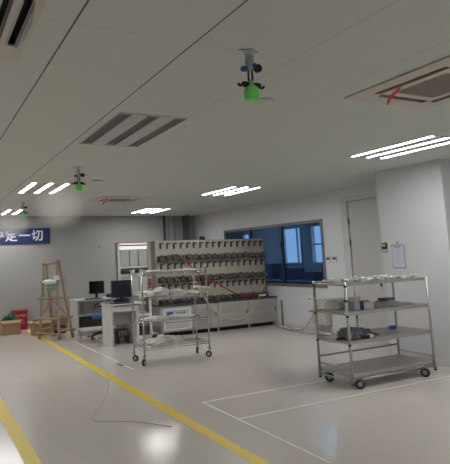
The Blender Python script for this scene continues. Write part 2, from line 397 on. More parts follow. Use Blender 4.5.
# ------------------------------------------------------------------ hanging mist sprayers
def sprayer(x, y, label):
    t = empty('mist_sprayer', (x, y, H), label, 'mist sprayer', 'green cup mist sprayers hanging from the ceiling')
    MB().lathe([(.035, 0), (.035, -.010), (.026, -.010), (.025, -.055), (.027, -.057), (.024, -.108), (.018, -.115)], 'galv', n=16).box(-.06, -.012, -.008, .06, .012, 0, 'galv').build('bracket', t)
    MB().lathe([(.016, -.018), (.018, 0), (.012, .018)], 'blueplastic', (-.038, 0, -.118), 12, Matrix.Rotation(PI/2, 3, 'Y')).lathe([(.012, -.015), (.012, .015)], 'blueplastic', (.012, -.022, -.10), 12, Matrix.Rotation(PI/2, 3, 'X')).tube([(-.035, 0, -.118), (.02, 0, -.118)], .008, 'galv').build('valve', t)
    MB().lathe([(.020, -.013), (.0245, -.011), (.0245, .011), (.020, .013)], 'black', (.050, -.01, -.108), 20, Matrix.Rotation(PI/2, 3, 'X')).tube([(.015, -.005, -.112), (.04, -.01, -.11)], .007, 'black').build('pressure_gauge', t)
    MB().tube([(-.012, 0, -.115), (-.014, 0, -.17), (-.007, 0, -.20)], .006, 'black').tube([(.012, 0, -.115), (.014, 0, -.17), (.007, 0, -.20)], .006, 'black').lathe([(.013, -.198), (.010, -.185)], 'galv', n=12).build('hose_pair', t)
    for s in (-1, 1):
        MB().lathe([(.006, -.032), (.014, -.024), (.019, 0), (.016, .024), (.006, .032)], 'black', (s*.036, 0, -.212), 12, Matrix.Rotation(PI/2, 3, 'Y') @ Matrix.Rotation(s*.25, 3, 'X')).tube([(s*.060, 0, -.215), (s*.078, 0, -.225), (s*.090, -.005, -.214)], [.009, .007, .010], 'black').build('nozzle', t)
    MB().lathe([(.006, -.198), (.020, -.212), (.040, -.232), (.0455, -.243), (.0445, -.285), (.040, -.303), (.033, -.307), (.001, -.307)], 'green', n=28).build('cup', t)
    return t
sp0 = sprayer(1.75, 2.39, 'largest nearest green mist sprayer hanging from the ceiling, top middle')
for x, y, l in ((1.83, 6.28, 'middle green mist sprayer hanging beside the lit ceiling light'), (1.84, 10.2, 'farthest smallest green mist sprayer hanging above the blue banner')):
    s = copy_tree(sp0); s.location = (x, y, H); s['label'] = l
# mist coming out of the two farther sprayers
mm = bpy.data.materials.new('water mist'); mm.use_nodes = True
nt = mm.node_tree; nt.nodes.clear(); N = nt.nodes
o_ = N.new('ShaderNodeOutputMaterial'); v_ = N.new('ShaderNodeVolumeScatter'); v_.inputs['Color'].default_value = (1, 1, 1, 1); v_.inputs['Anisotropy'].default_value = 0.3
tc = N.new('ShaderNodeTexCoord'); ln = N.new('ShaderNodeVectorMath'); ln.operation = 'LENGTH'; no = N.new('ShaderNodeTexNoise'); no.inputs['Scale'].default_value = 2.2
mr = N.new('ShaderNodeMapRange'); mr.inputs[1].default_value = 1.0; mr.inputs[2].default_value = 0.1; mr.inputs[3].default_value = 0.0; mr.inputs[4].default_value = 1.0
mu = N.new('ShaderNodeMath'); mu.operation = 'MULTIPLY'; mu2 = N.new('ShaderNodeMath'); mu2.operation = 'MULTIPLY'; mu2.inputs[1].default_value = 5.5
L = nt.links
L.new(tc.outputs['Object'], ln.inputs[0]); L.new(ln.outputs['Value'], mr.inputs[0]); L.new(tc.outputs['Object'], no.inputs['Vector'])
L.new(mr.outputs[0], mu.inputs[0]); L.new(no.outputs['Fac'], mu.inputs[1]); L.new(mu.outputs[0], mu2.inputs[0]); L.new(mu2.outputs[0], v_.inputs['Density']); L.new(v_.outputs[0], o_.inputs['Volume'])
M['mist'] = mm
def mist(loc, scl, label):
    b = MB(); i = b.mi('mist'); bmesh.ops.create_icosphere(b.bm, subdivisions=3, radius=1)
    o = b.build('water_mist', loc=loc); o.scale = scl
    return tag(o, label, 'mist', 'clouds of water mist', 'stuff')
mist((1.60, 6.35, 2.30), (.34, .5, .30), 'pale drifting cloud of mist beneath the middle green sprayer')
mist((1.55, 10.1, 2.38), (.45, .5, .32), 'pale mist at the far sprayer above the blue banner')

# ------------------------------------------------------------------ banner
def text_mesh(s, size, m, name, parent, loc, rot, depth=.002, bold=0.0):
    cu = bpy.data.curves.new(name, 'FONT'); cu.body = s; cu.size = size; cu.extrude = depth; cu.offset = bold; cu.align_x = 'CENTER'; cu.align_y = 'CENTER'
    o = bpy.data.objects.new('temporary_text', cu); C.objects.link(o)
    bpy.context.view_layer.update()
    me = bpy.data.meshes.new_from_object(o.evaluated_get(bpy.context.evaluated_depsgraph_get()))
    bpy.data.objects.remove(o); bpy.data.curves.remove(cu)
    me.materials.clear(); me.materials.append(M[m])
    for p in me.polygons: p.material_index = 0
    r = bpy.data.objects.new(name, me); C.objects.link(r); r.parent = parent; r.location = loc; r.rotation_euler = rot
    return r
bn = empty('wall_banner', (2.4, YF, 2.29), 'dark blue banner with white Chinese characters high on the far wall', 'banner')
MB().box(-1.6, -.03, -.20, .675, -.005, .20, 'bannerblue').build('board', bn)
for i, ch in enumerate('决定一切'):
    o = text_mesh(ch, .30, 'bannertext', 'character', bn, (-.635 + i*.327, -.032, -.005), (PI/2, 0, 0), .002, .006)

# ------------------------------------------------------------------ floor-level things by the far wall
rb = empty('fire_extinguisher_box', (2.26, 13.16, 0), 'red metal box with two rows of white characters on the floor by far wall', 'fire box')
MB().box(-.18, -.11, 0, .18, .11, .44, 'redbox').build('body', rb, bevel=.006)
MB().box(-.195, -.125, .44, .195, .12, .468, 'redbox').build('lid', rb, bevel=.006)
text_mesh('灭火器箱', .068, 'pinktext', 'lettering', rb, (0, -.112, .33), (PI/2, 0, 0), .001, .002)
text_mesh('火警119', .062, 'pinktext', 'lettering', rb, (0, -.112, .15), (PI/2, 0, 0), .001, .001)

def carton(x, y, w, dpt, h, rz, label, open_=True, lift=.06):
    t = empty('cardboard_box', (x, y, 0), label, 'box', 'cardboard boxes on the floor', rz)
    b = MB(); b.cells(2, -w/2, w/2, -dpt/2, dpt/2, 0, h, [(-w/2+.006, w/2-.006, -dpt/2+.006, dpt/2-.006)], 'carton').box(-w/2+.006, -dpt/2+.006, 0, w/2-.006, dpt/2-.006, .006, 'cartonin')
    b.build('body', t)
    for sx, sy in ((0, -1), (0, 1), (-1, 0), (1, 0)):
        m = MB()
        if sy: m.cbox((0, sy*(dpt/2+.05), h+lift*.25), (w, .11, .005), 'carton', Matrix.Rotation(-sy*.5, 3, 'X'))
        else: m.cbox((sx*(w/2+.045), 0, h+lift*.35), (.10, dpt, .005), 'carton', Matrix.Rotation(sx*.35, 3, 'Y'))
        m.build('flap', t)
    return t
carton(1.93, 12.45, .42, .32, .28, 0, 'brown cardboard box holding green webbing beside the red box')
carton(2.50, 11.85, .36, .30, .28, .12, 'open brown cardboard box on the floor behind the timber ladder')
gb = MB()
random.seed(3)
for k in range(16):
    a = random.uniform(0, 6.28); r0 = random.uniform(.03, .12)
    cx, cy = random.uniform(-.09, .07), random.uniform(-.06, .06)
    gb.tube([(cx + r0*math.cos(a+q*.7), cy*.8 + r0*.6*math.sin(a+q*.7), .20 + .012*k + .03*math.sin(q+k)) for q in range(8)], .016, 'greenbag', 6)
gb.tube([(.02, -.03, .34), (.03, -.03, .46), (.10, -.02, .49), (.17, -.02, .46), (.15, -.02, .33)], .012, 'greenbag', 8)
tag(gb.build('green_webbing', loc=(1.87, 12.45, 0)), 'heap of dark green webbing with a loop sticking out of the cardboard box', 'webbing')

# brown boards and dark blue thing behind ladder
tag(MB().box(-.22, -.12, 0, .2, .12, .27, 'carton').box(-.2, -.13, .27, .18, .13, .278, 'cartonin').build('packing_carton', loc=(3.03, 12.35, 0), bevel=.004), 'closed brown carton standing between the ladder and the far desk', 'box')
tag(MB().box(-.13, -.1, 0, .13, .1, .16, 'navy').box(-.11, -.08, .16, .11, .08, .175, 'navy').build('storage_crate', loc=(2.92, 11.85, 0), bevel=.006), 'dark blue low crate on the floor behind the ladder legs', 'crate')

# ------------------------------------------------------------------ timber ladder
random.seed(11)
ld = empty('timber_ladder', (2.675, 11.1, 0), 'rough timber double ladder standing on the floor in front of far wall', 'ladder')
ax = Vector((.34, -.60, 0)).normalized(); bx = Vector((.86, .49, 0)).normalized()
def lpt(u, v, z): return ax*u + bx*v + Vector((0, 0, z))
def log(a, b, r, n=7):
    a, b = Vector(a), Vector(b); pts = []; rs = []
    for k in range(n):
        u = k/(n-1); p = a.lerp(b, u) + Vector((random.uniform(-1, 1), random.uniform(-1, 1), random.uniform(-1, 1)))*.006
        pts.append(p); rs.append(r*(1.1-.2*u)*random.uniform(.92, 1.08))
    return MB().tube(pts, rs, 'wood', 8)
T = 1.64
legs = {}
for su in (-1, 1):
    for sv in (-1, 1):
        foot = lpt(su*.30, sv*.20, .0); top = lpt(su*.195, sv*.022, T + .02*su) + Vector((-.085, 0, 0))
        legs[su, sv] = (foot, top); log(foot, top, .030).build('leg', ld)
def lp(su, sv, z):
    f, t = legs[su, sv]; return f.lerp(t, z/T)
for sv in (-1, 1):
    for z in (.12, .43, .84) if sv < 0 else (.16, .43, .84):
        a, b = lp(-1, sv, z), lp(1, sv, z); d_ = (b-a).normalized()*.07
        if sv > 0 and z > 1: continue
        off = bx*sv*.035
        log(a-d_+off, b+d_+off, .021).build('rung', ld)
log(lp(-1, 0 or -1, 1.58)-ax*.05, lp(1, -1, 1.58)+ax*.06, .028).build('rung', ld)
for su in (-1, 1):
    for z in (.18, .84, 1.2):
        a, b = lp(su, -1, z), lp(su, 1, z); d_ = (b-a).normalized()*.06; log(a-d_+ax*su*.03, b+d_+ax*su*.03, .018).build('side_brace', ld)
log(lp(-1, -1, .44), lp(0 or 1, -1, .80).lerp(lp(-1, -1, .8), .45), .017).build('diagonal_brace', ld)
log(lp(1, -1, .44), lp(1, -1, .80).lerp(lp(-1, -1, .8), .45), .017).build('diagonal_brace', ld)
log(lp(1, 1, .44), lp(-1, 1, .86), .017).build('diagonal_brace', ld)
# cloth on the ladder
def lumpy(name, r, mat_, seed, subdiv=3, amp=.25, parent=None, loc=(0, 0, 0), freq=3.0, floor_cut=None):
    from mathutils import noise
    b = MB(); b.mi(mat_); bmesh.ops.create_icosphere(b.bm, subdivisions=subdiv, radius=1)
    for v in b.bm.verts:
        n = noise.noise(v.co*freq + Vector((seed*3.1, seed, 0))) + .5*noise.noise(v.co*freq*2.3 + Vector((seed, 0, 4)))
        q = v.co*(1+amp*n)
        v.co = Vector((q.x*r[0], q.y*r[1], q.z*r[2]))
    zmin = min(v.co.z for v in b.bm.verts)
    if floor_cut is not None:
        for v in b.bm.verts: v.co.z = max(v.co.z, zmin*floor_cut) - zmin*floor_cut
    for f in b.bm.faces: f.smooth = (subdiv > 3)
    return b.build(name, parent, loc=loc)
cl = empty('draped_cloth', (2.56, 11.03, 1.16), 'white and pale green cloth bundle hung over the upper ladder rung', 'cloth')
a_ = math.atan2(ax.y, ax.x)
o = lumpy('white_cloth', (.20, .12, .05), 'whitecloth', 5, 4, .3, cl, (-.03, -.04, .03)); o.rotation_euler.z = a_
o = lumpy('white_fold', (.07, .06, .07), 'whitecloth', 9, 3, .3, cl, (ax.x*.17, ax.y*.17, .10)); o.rotation_euler.z = a_
o = lumpy('green_cloth', (.15, .085, .08), 'palegreen', 8, 4, .35, cl, (0, 0, -.075)); o.rotation_euler.z = a_

# ------------------------------------------------------------------ desks
def desk(x, y, w, dp, h, label, pw=None, name='office_desk'):
    pw = pw or w
    t = empty(name, (x, y, 0), label, 'desk', 'light grey office desks')
    MB().box(0, 0, h-.03, w, dp, h, 'desk').build('desk_top', t, bevel=.003)
    for xx in (.02, pw-.06):
        MB().box(xx, .02, 0, xx+.04, dp-.02, h-.03, 'desk').build('side_panel', t)
    return t
dA = desk(3.13, 11.12, 1.15, .62, .75, 'light grey desk with small monitor standing nearer the far wall')
MB().box(.06, .52, .38, 1.09, .54, .72, 'desk').build('modesty_panel', dA)
MB().box(.07, .46, .10, 1.08, .58, .34, 'ledge').build('dark_band', dA)  # plain dark band below the modesty panel
MB().tube([(.30, .50, .72), (.31, .49, .4), (.29, .45, .12)], .006, 'greycable').build('cable', dA)
dB = desk(3.23, 9.20, .74, .56, .77, 'light grey computer desk with drawer front beside the wire cart', .60)
MB().box(.19, .02, 0, .21, .6, .74, 'desk').build('inner_panel', dB) if False else None
MB().box(.062, .01, .63, .538, .035, .735, 'desk').build('drawer', dB)
MB().box(.19, .02, .742, .70, .05, .752, 'black').build('keyboard_gap', dB) if False else None
MB().box(.062, .30, .36, .538, .32, .74, 'deskdark').build('modesty_panel', dB)
# dark slot between top and drawer
MB().box(.062, -.003, .738, .60, .02, .75, 'black').build('slot', dB)

def monitor(x, y, z, w, h, rz, label, group='desktop computer monitors'):
    t = empty('computer_monitor', (x, y, z), label, 'monitor', group, rz)
    MB().cells(1, -w/2, w/2, .10, .10+h, -.012, .012, [(-w/2+.014, w/2-.014, .115, .10+h-.014)], 'black').box(-w/2+.02, .012, .12, w/2-.02, .035, .08+h, 'black').build('bezel', t, bevel=.003)
    MB().box(-w/2+.014, -.004, .115, w/2-.014, .01, .10+h-.014, 'screen').build('screen', t)
    MB().box(-.03, .02, .012, .03, .045, .14, 'black').build('neck', t)
    MB().lathe([(.11, 0), (.11, .008), (.04, .014), (.001, .014)], 'black', n=24).build('foot', t)
    return t
monitor(3.70, 11.42, .75, .35, .29, -.15, 'small black monitor on the desk nearer the far wall')
monitor(3.60, 9.54, .77, .43, .33, -.05, 'larger black monitor on the computer desk behind the wire cart')
def keyboard(x, y, z, rz, label):
    b = MB().box(-.2, -.07, 0, .2, .07, .014, 'black')
    for r in range(5):
        for c in range(14): b.box(-.19+c*.0272, -.06+r*.0245, .014, -.168+c*.0272, -.04+r*.0245, .021, 'ledge')
    return tag(b.build('keyboard', loc=(x, y, z), rz=rz), label, 'keyboard', 'black computer keyboards')
keyboard(3.56, 11.24, .75, .05, 'black keyboard in front of the small monitor on the far desk')
keyboard(3.50, 9.34, .77, 0, 'black keyboard in front of the larger monitor on the computer desk')
tag(lumpy('blue_pouch', (.10, .07, .05), 'darkblue', 4, 3, .3, None, (4.02, 11.4, .75), floor_cut=.6), 'blue pouch lying on the far desk beside the small monitor', 'pouch')
tag(lumpy('blue_cloth', (.17, .04, .045), 'darkblue', 6, 3, .3, None, (3.64, 9.66, .77), floor_cut=.6), 'blue cloth showing behind the foot of the larger monitor', 'cloth')
tag(MB().box(0, 0, 0, .16, .10, .05, 'greycable').box(.02, .01, .05, .14, .09, .06, 'black').build('desk_phone', loc=(3.26, 9.56, .77)), 'small dark desk device at the left end of the computer desk', 'phone')

# ------------------------------------------------------------------ chair
ch = empty('office_chair', (3.50, 10.42, 0), 'office chair with blue seat and black arms between the two desks', 'chair', rz=-1.9)
MB().cbox((0, 0, .45), (.46, .44, .08), 'bluefabric').build('seat', ch, bevel=.03)
o = MB().cbox((0, .24, .63), (.38, .05, .26), 'bluefabric').build('backrest', ch, bevel=.02)
MB().tube([(0, .10, .42), (0, .26, .44), (0, .27, .60)], .02, 'black').build('back_bracket', ch)
for s in (-1, 1):
    MB().tube([(s*.20, .05, .43), (s*.30, .05, .47), (s*.32, .12, .60), (s*.31, .05, .68), (s*.31, -.15, .67), (s*.29, -.18, .62)], .018, 'black', 8).build('armrest', ch)
MB().tube([(0, 0, .10), (0, 0, .42)], .028, 'black').build('gas_post', ch)
for k in range(5):
    a = k*2*PI/5 + .3; c_, s_ = math.cos(a), math.sin(a)
    l = MB().tube([(0, 0, .12), (c_*.15, s_*.15, .105), (c_*.28, s_*.28, .075)], [.03, .022, .016], 'black', 8).build('leg', ch)
    MB().lathe([(.02, -.02), (.03, -.018), (.03, .018), (.02, .02)], 'black', (c_*.28, s_*.28, .03), 14, Matrix.Rotation(PI/2, 3, 'X')).build('caster', l)

# floor clutter near the desks
def cable(name, pts, r, m, label, cat='cable', g=None, n=6):
    # Catmull-Rom smoothing
    P = [Vector(p) for p in pts]; out = []
    for i in range(len(P)-1):
        p0, p1, p2, p3 = P[max(i-1, 0)], P[i], P[i+1], P[min(i+2, len(P)-1)]
        for k in range(8):
            t = k/8; out.append(.5*((2*p1) + (p2-p0)*t + (2*p0-5*p1+4*p2-p3)*t*t + (3*p1-p0-3*p2+p3)*t**3))
    out.append(P[-1])
    return tag(MB().tube(out, r, m, n).build(name), label, cat, g)
cable('power_cable', [(3.28, 10.9, .01), (3.4, 10.6, .01), (3.3, 10.2, .01), (3.5, 10.0, .01), (3.8, 10.1, .01), (3.95, 9.95, .01)], .008, 'white', 'white cable trailing over the floor beneath the office chair')
cable('network_cable', [(3.45, 9.55, .01), (3.6, 9.75, .012), (3.75, 9.6, .01), (3.65, 9.45, .01), (3.82, 9.35, .01)], .007, 'greycable', 'grey cable curled on the floor under the computer desk')
tag(MB().box(-.09, -.025, 0, .09, .025, .03, 'redmark').box(-.2, -.025, 0, -.09, .025, .03, 'white').box(-.07, -.01, .03, -.02, .01, .033, 'black').build('power_strip', loc=(3.32, 10.75, 0), rz=.2, bevel=.004), 'red and white power strip on the floor by the chair casters', 'power strip')
pc = empty('computer_tower', (3.58, 9.62, 0), 'black computer tower on the floor under the computer desk', 'computer')
MB().box(-.09, -.1, .12, .14, .1, .26, 'black').box(-.09, -.1, .0, -.07, .1, .12, 'black').box(.11, -.1, 0, .13, .1, .12, 'black').build('case', pc, bevel=.004)
v = MB()
for k in range(5): v.box(-.07+k*.045, -.104, .14, -.05+k*.045, -.098, .24, 'rackvent')
v.build('front_vent', pc)

# ------------------------------------------------------------------ instrument rack left of the test rack
er = empty('instrument_rack', (3.64, 9.8, 0), 'tall white framed instrument rack with grey panes and lit top strip', 'rack')
W = .70
MB().cells(1, 0, W, 0, 1.94, 0, .03, [(.05, W-.05, .06, .44), (.05, W-.05, .50, .90), (.05, W-.05, .94, 1.255), (.05, W-.05, 1.30, 1.42), (.05, W-.05, 1.46, 1.86)], 'white').box(-.0, .03, 0, .03, .16, 1.94, 'rackvent').box(W-.03, .03, 0, W, .16, 1.94, 'rackvent').box(0, .15, 0, W, .16, 1.94, 'rackcab').box(0, 0, 1.92, W, .16, 1.94, 'rackcab').box(0, .03, 0, W, .15, .06, 'rackcab').build('body', er)
MB().box(-.018, .03, .3, -.002, .05, 1.94, 'ledge').build('side_post', er)
MB().box(W-.05, -.012, .9, W+.02, .0, 1.93, 'rackvent').build('side_rail', er)
s_ = MB().box(.04, -.012, 1.90, W-.06, .0, 1.925, 'signlit').box(.04, -.01, 1.80, W-.06, .0, 1.865, 'signlit')
s_.box(.04, -.011, 1.87, W-.06, .0, 1.895, 'redmark').build('lit_strip', er)
for zz, rows in ((1.46, .34), (.94, .31)):
    for k in range(3):
        p_ = MB().box(.055+k*.20, .01, zz+.01, .055+k*.20+.185, .03, zz+rows-.01, 'greyglass').build('pane', er)
        MB().box(.058+k*.20, .004, zz+.01, .064+k*.20, .012, zz+rows-.01, 'rackcab').build('pane_edge', p_)
random.seed(5)
for zz in (1.30, .86):
    for k in range(6):
        m_ = random.choice(['black', 'white', 'amber', 'white', 'sock'])
        b = MB().box(.07+k*.095, -.035, zz+.01, .145+k*.095, .12, zz+random.uniform(.06, .10), m_)
        b.box(.08+k*.095, -.04, zz+.02, .10+k*.095, -.035, zz+.05, random.choice(['black', 'amber', 'white'])).build('instrument', er)
MB().box(W-.045, -.026, 1.02, W+.0, -.012, 1.07, 'redmark').box(W-.045, -.026, 1.11, W+.0, -.012, 1.16, 'redmark').box(W-.055, -.022, 1.0, W+.01, -.012, 1.18, 'black').build('red_display', er)
MB().box(.08, .03, .51, W-.08, .14, .53, 'rackcab').build('shelf', er)
tag(MB().box(-.13, -.05, 0, .13, .05, .30, 'navy').box(-.12, -.055, .04, .12, -.05, .26, 'black').build('navy_case', loc=(4.03, 9.885, .06), bevel=.006), 'dark navy case standing in the bottom bay of the instrument rack', 'case')
tag(lumpy('tool_pouch', (.09, .07, .06), 'whitecloth', 12, 3, .35, None, (4.37, 9.48, 0), floor_cut=.6), 'small white bundle on the floor between instrument rack and cabinets', 'bundle')
tag(lumpy('black_pouch', (.08, .06, .05), 'black', 13, 3, .35, None, (4.36, 9.66, 0), floor_cut=.6), 'black bundle on the floor behind the small white bundle', 'bundle')

# ------------------------------------------------------------------ test rack
tr = empty('battery_test_rack', (4.47, 9.62, 0), 'long cream test rack with rows of black hooks and sockets over low cabinets', 'test rack')
X1 = 2.77  # panel width
MB().box(0, .18, .60, X1, .22, 1.945, 'rack').box(0, .22, .6, .04, .5, 1.945, 'rack').box(X1-.04, .22, .6, X1, .5, 1.945, 'rack').box(0, .46, .6, X1, .5, 1.945, 'rack').box(0, .18, 1.945, X1, .5, 1.96, 'rack').build('panel', tr, bevel=.004)
MB().box(-.02, -.02, .605, 2.91, .5, .635, 'ledge').build('ledge', tr)
MB().box(0, .10, 0, 2.88, .14, .085, 'darkhole').build('shade_strip', tr)  # dark strip standing in for the shade beneath the cabinets
bays = [(-.02, .73, 'display'), (.74, 1.34, 'vent'), (1.35, 2.13, 'vent'), (2.14, 2.90, 'vent')]
for x0, x1, k in bays:
    cb = MB().box(x0, 0, .085, x1, .48, .605, 'rackcab').build('cabinet', tr, bevel=.004)
    d_ = MB().box(x0+.015, -.012, .10, x1-.015, .0, .59, 'rackcab').build('door', cb, bevel=.003)
    if k == 'vent':
        for z0 in (.14, .37):
            v = MB().box(x0+.09, -.014, z0, x1-.16, -.011, z0+.16, 'rackvent')
            for q in range(7): v.box(x0+.10, -.018, z0+.01+q*.021, x1-.17, -.013, z0+.017+q*.021, 'rackcab')
            v.build('vent', d_)
        MB().box(x1-.07, -.03, .33, x1-.055, -.012, .41, 'ledge').build('handle', d_)
    else:
        MB().cells(1, x0+.06, x1-.06, .13, .56, -.03, -.012, [(x0+.10, x1-.10, .35, .53), (x0+.10, x1-.10, .15, .31)], 'white').build('display_frame', d_)
        MB().box(x0+.10, -.016, .35, x1-.10, -.012, .53, 'greyglass').box(x0+.10, -.016, .15, x1-.10, -.012, .31, 'greyglass').build('display_pane', d_)
        MB().box(x0+.14, -.022, .40, x0+.28, -.015, .50, 'blueplastic').build('display_screen', d_)
        b = MB()
        for q in range(5): b.box(x0+.36+q*.045, -.020, .41, x0+.38+q*.045, -.015, .49, 'ledge')
        b.build('meter', d_)
for xx in (.05, .75, 1.36, 2.16, 2.84):
    w_ = MB().lathe([(.025, -.015), (.032, -.012), (.032, .012), (.025, .015)], 'white', (xx, .06, .034), 14, Matrix.Rotation(PI/2, 3, 'Y')).box(xx-.02, .03, .06, xx+.02, .09, .088, 'greybox').build('caster', tr)
n = 17
random.seed(21)
hook = sock = None
for z in (1.90, 1.47, 1.03):
    for k in range(n):
        x = .14 + k*.1595
        if hook is None:
            hook = MB().poly([(-.035, -.068), (-.007, -.068), (-.005, .02), (.05, .026), (.05, .055), (-.035, .055)], 1, -.03, 0, 'hook').build('hook', tr)
            h = hook
        else: h = hook.copy(); C.objects.link(h); h.parent = tr
        h.location = (x, .18, z-.045)
socks = []
for v in range(4):
    b = MB()
    b.box(-.075, -.09, -.045, .075, 0, -.02, 'sock').box(-.07, -.07, -.02, -.02, 0, .04, 'sock').box(.015, -.06, -.02, .065, 0, .05, 'sock')
    b.tube([(-.05 + .012*q, -.08 - .02*math.sin(q), .0 + .045*math.sin(q*1.3+v)) for q in range(10)], .015, 'coil', 6)
    b.tube([(-.06, -.06, .02), (-.02, -.12, .06 - .01*v), (.04, -.11, .03), (.07, -.07, -.02)], .010, 'coil' if v != 2 else 'amber', 6)
    b.box(-.03, -.10, -.015, .01, -.06, .015, 'coil')
    for v_ in b.bm.verts: v_.co.z *= 1.25
    o = b.build('test_socket', tr); socks.append(o)
cnt = 0
for zi, z in enumerate((1.59, 1.145, .69)):
    for k in range(n):
        x = .11 + k*.161
        if cnt < 4: o = socks[cnt]
        else:
            o = socks[random.randrange(4)].copy(); C.objects.link(o); o.parent = tr
        o.location = (x, .18, z + random.uniform(-.01, .01)); cnt += 1
# bottom-row clutter on the ledge: leads
for k in range(12):
    x = .12 + k*.225; m_ = ['redcable', 'amber', 'sock', 'redcable', 'coil', 'sock'][k % 6] if k > 6 else ['sock', 'coil', 'amber', 'sock'][k % 4]
    MB().tube([(x-.1, .14, .66), (x-.04, .05, .72), (x+.03, .08, .70), (x+.09, .10, .66)], .012, m_, 6).build('lead', tr)
MB().box(2.48, .02, .66, 2.62, .10, .70, 'white').build('plug', tr)
MB().tube([(2.55, .08, .67), (2.60, .05, .80), (2.68, .06, .88), (2.70, .08, .74)], .014, 'amber', 6).build('lead', tr)
MB().tube([(.38, .06, .67), (.46, .05, .72), (.52, .07, .67)], .022, 'darkblue', 8).build('plug', tr)

cable('red_cable', [(4.78, 9.68, 1.66), (4.95, 9.60, 1.63), (5.12, 9.55, 1.47), (5.23, 9.52, 1.32), (5.45, 9.52, 1.16), (5.72, 9.52, 1.04), (6.19, 9.55, .80), (6.5, 9.6, .73), (6.91, 9.62, .72)], .013, 'redcable', 'dark red cable sagging diagonally across the face of the test rack')
cable('orange_cable', [(4.80, 9.66, 1.62), (4.88, 9.58, 1.66), (5.0, 9.55, 1.55), (5.06, 9.58, 1.42)], .013, 'amber', 'orange brown cable over the middle socket row near the red cable')
cable('yellow_cable', [(5.05, 9.62, 1.56), (5.18, 9.55, 1.22), (5.44, 9.48, .72), (5.66, 9.45, .43), (5.96, 9.44, .27), (6.24, 9.44, .24), (6.50, 9.45, .34), (6.74, 9.47, .56), (6.90, 9.56, .74)], .011, 'yellowcable', 'yellow cable looping down in front of the test rack cabinets')
tag(MB().box(-.055, -.04, 0, .055, .04, .02, 'black').box(-.05, -.03, .02, -.005, .03, .085, 'black').box(.005, -.03, .02, .05, .03, .075, 'black').build('black_switch_box', loc=(5.70, 9.95, 1.96)), 'small black box sitting on top edge of the test rack', 'box')

# conduit and cables at right of the rack
cd = MB().tube([(7.35, 9.42, .0), (7.35, 9.42, .56)], .018, 'greycable')
tag(cd.build('conduit_pipe'), 'dark vertical conduit at the right end of the test rack', 'pipe')
cable('floor_hose', [(7.20, 9.46, .010), (7.05, 9.0, .010), (6.98, 8.6, .010), (7.0, 8.2, .010), (7.08, 7.7, .010), (7.1, 7.2, .010)], .009, 'greycable', 'dark hose lying on the floor between the test rack and steel cart')
cable('white_floor_cable', [(7.20, 9.3, .01), (7.25, 8.8, .01), (7.28, 8.4, .01), (7.30, 7.9, .01)], .009, 'white', 'white cable lying along the wall beneath the blue window')
wb = empty('wall_junction_box', (XR-.16, 8.11, .16), 'beige junction box mounted low on the wall behind the steel cart', 'junction box')
MB().box(0, -.19, 0, .148, .19, .44, 'beige').build('body', wb, bevel=.006)
MB().box(-.008, -.175, .02, 0, .175, .42, 'beige').build('cover', wb, bevel=.003)

# sockets, thermometer, clipboard
for y, l in ((7.885, 'white wall socket nearer the blue window'), (7.715, 'white wall socket nearer the door')):
    s = empty('wall_socket', (XR, y, 1.44), l, 'socket', 'pair of wall sockets between window and door')
    MB().cells(0, -.06, .06, -.06, .06, -.012, 0, [(-.03, .025, -.005, .035)], 'greybox').box(-.014, -.052, -.05, -.011, .052, -.012, 'white').box(-.014, -.052, .04, -.011, .052, .052, 'white').build('plate', s, bevel=.002)
    MB().box(-.014, -.03, -.005, -.004, .025, .035, 'black').build('switch', s)
tm = empty('thermometer', (6.46, 5.68, 1.65), 'small black thermometer hung on the left edge of white column', 'thermometer')
MB().box(-.022, -.045, -.05, 0, .045, .045, 'black').build('case', tm, bevel=.004)
MB().box(-.0235, -.035, -.01, -.022, .035, .03, 'greyglass').build('display', tm)
MB().box(-.008, -.018, .05, 0, .018, .10, 'white').build('hook', tm)
MB().box(-.006, -.06, -.10, 0, .05, -.085, 'greycable').build('label_strip', tm)
cb = empty('clipboard', (6.46, 5.44, 1.49), 'clipboard with printed sheet hanging on the white column', 'clipboard')
MB().box(-.008, -.112, -.185, 0, .112, .17, 'greybox').build('board', cb)  # board darkened and oversized so its rim reads as the sheet's edge shadow
pp = MB().box(-.011, -.10, -.165, -.008, .10, .15, 'paper').build('paper_sheet', cb)
ln_ = MB()
random.seed(2)
for k in range(15): ln_.box(-.0118, -.085 + (.04 if k % 5 == 0 else 0), .12-k*.016, -.011, .03 if k % 2 else .075, .124-k*.016, 'ink')
for k in range(4): ln_.box(-.0118, -.07+k*.03, -.05, -.011, -.068+k*.03, .10, 'ink')
ln_.build('printed_lines', pp)
MB().poly([(-.05, .12), (.05, .12), (.05, .15), (.03, .175), (-.03, .175), (-.05, .15)], 0, -.025, -.008, 'steel').box(-.015, -.012, .17, 0, .012, .22, 'steel').build('clip', cb)
# the thin wall marks on far wall left of instrument rack
tag(MB().box(-.012, -.012, -.05, .012, 0, .05, 'greybox').box(-.02, -.018, -.055, .02, -.002, -.03, 'ledge').build('wall_hook', loc=(4.40, YF, 2.0)), 'tiny grey hook on the bare far wall above the desks', 'hook')

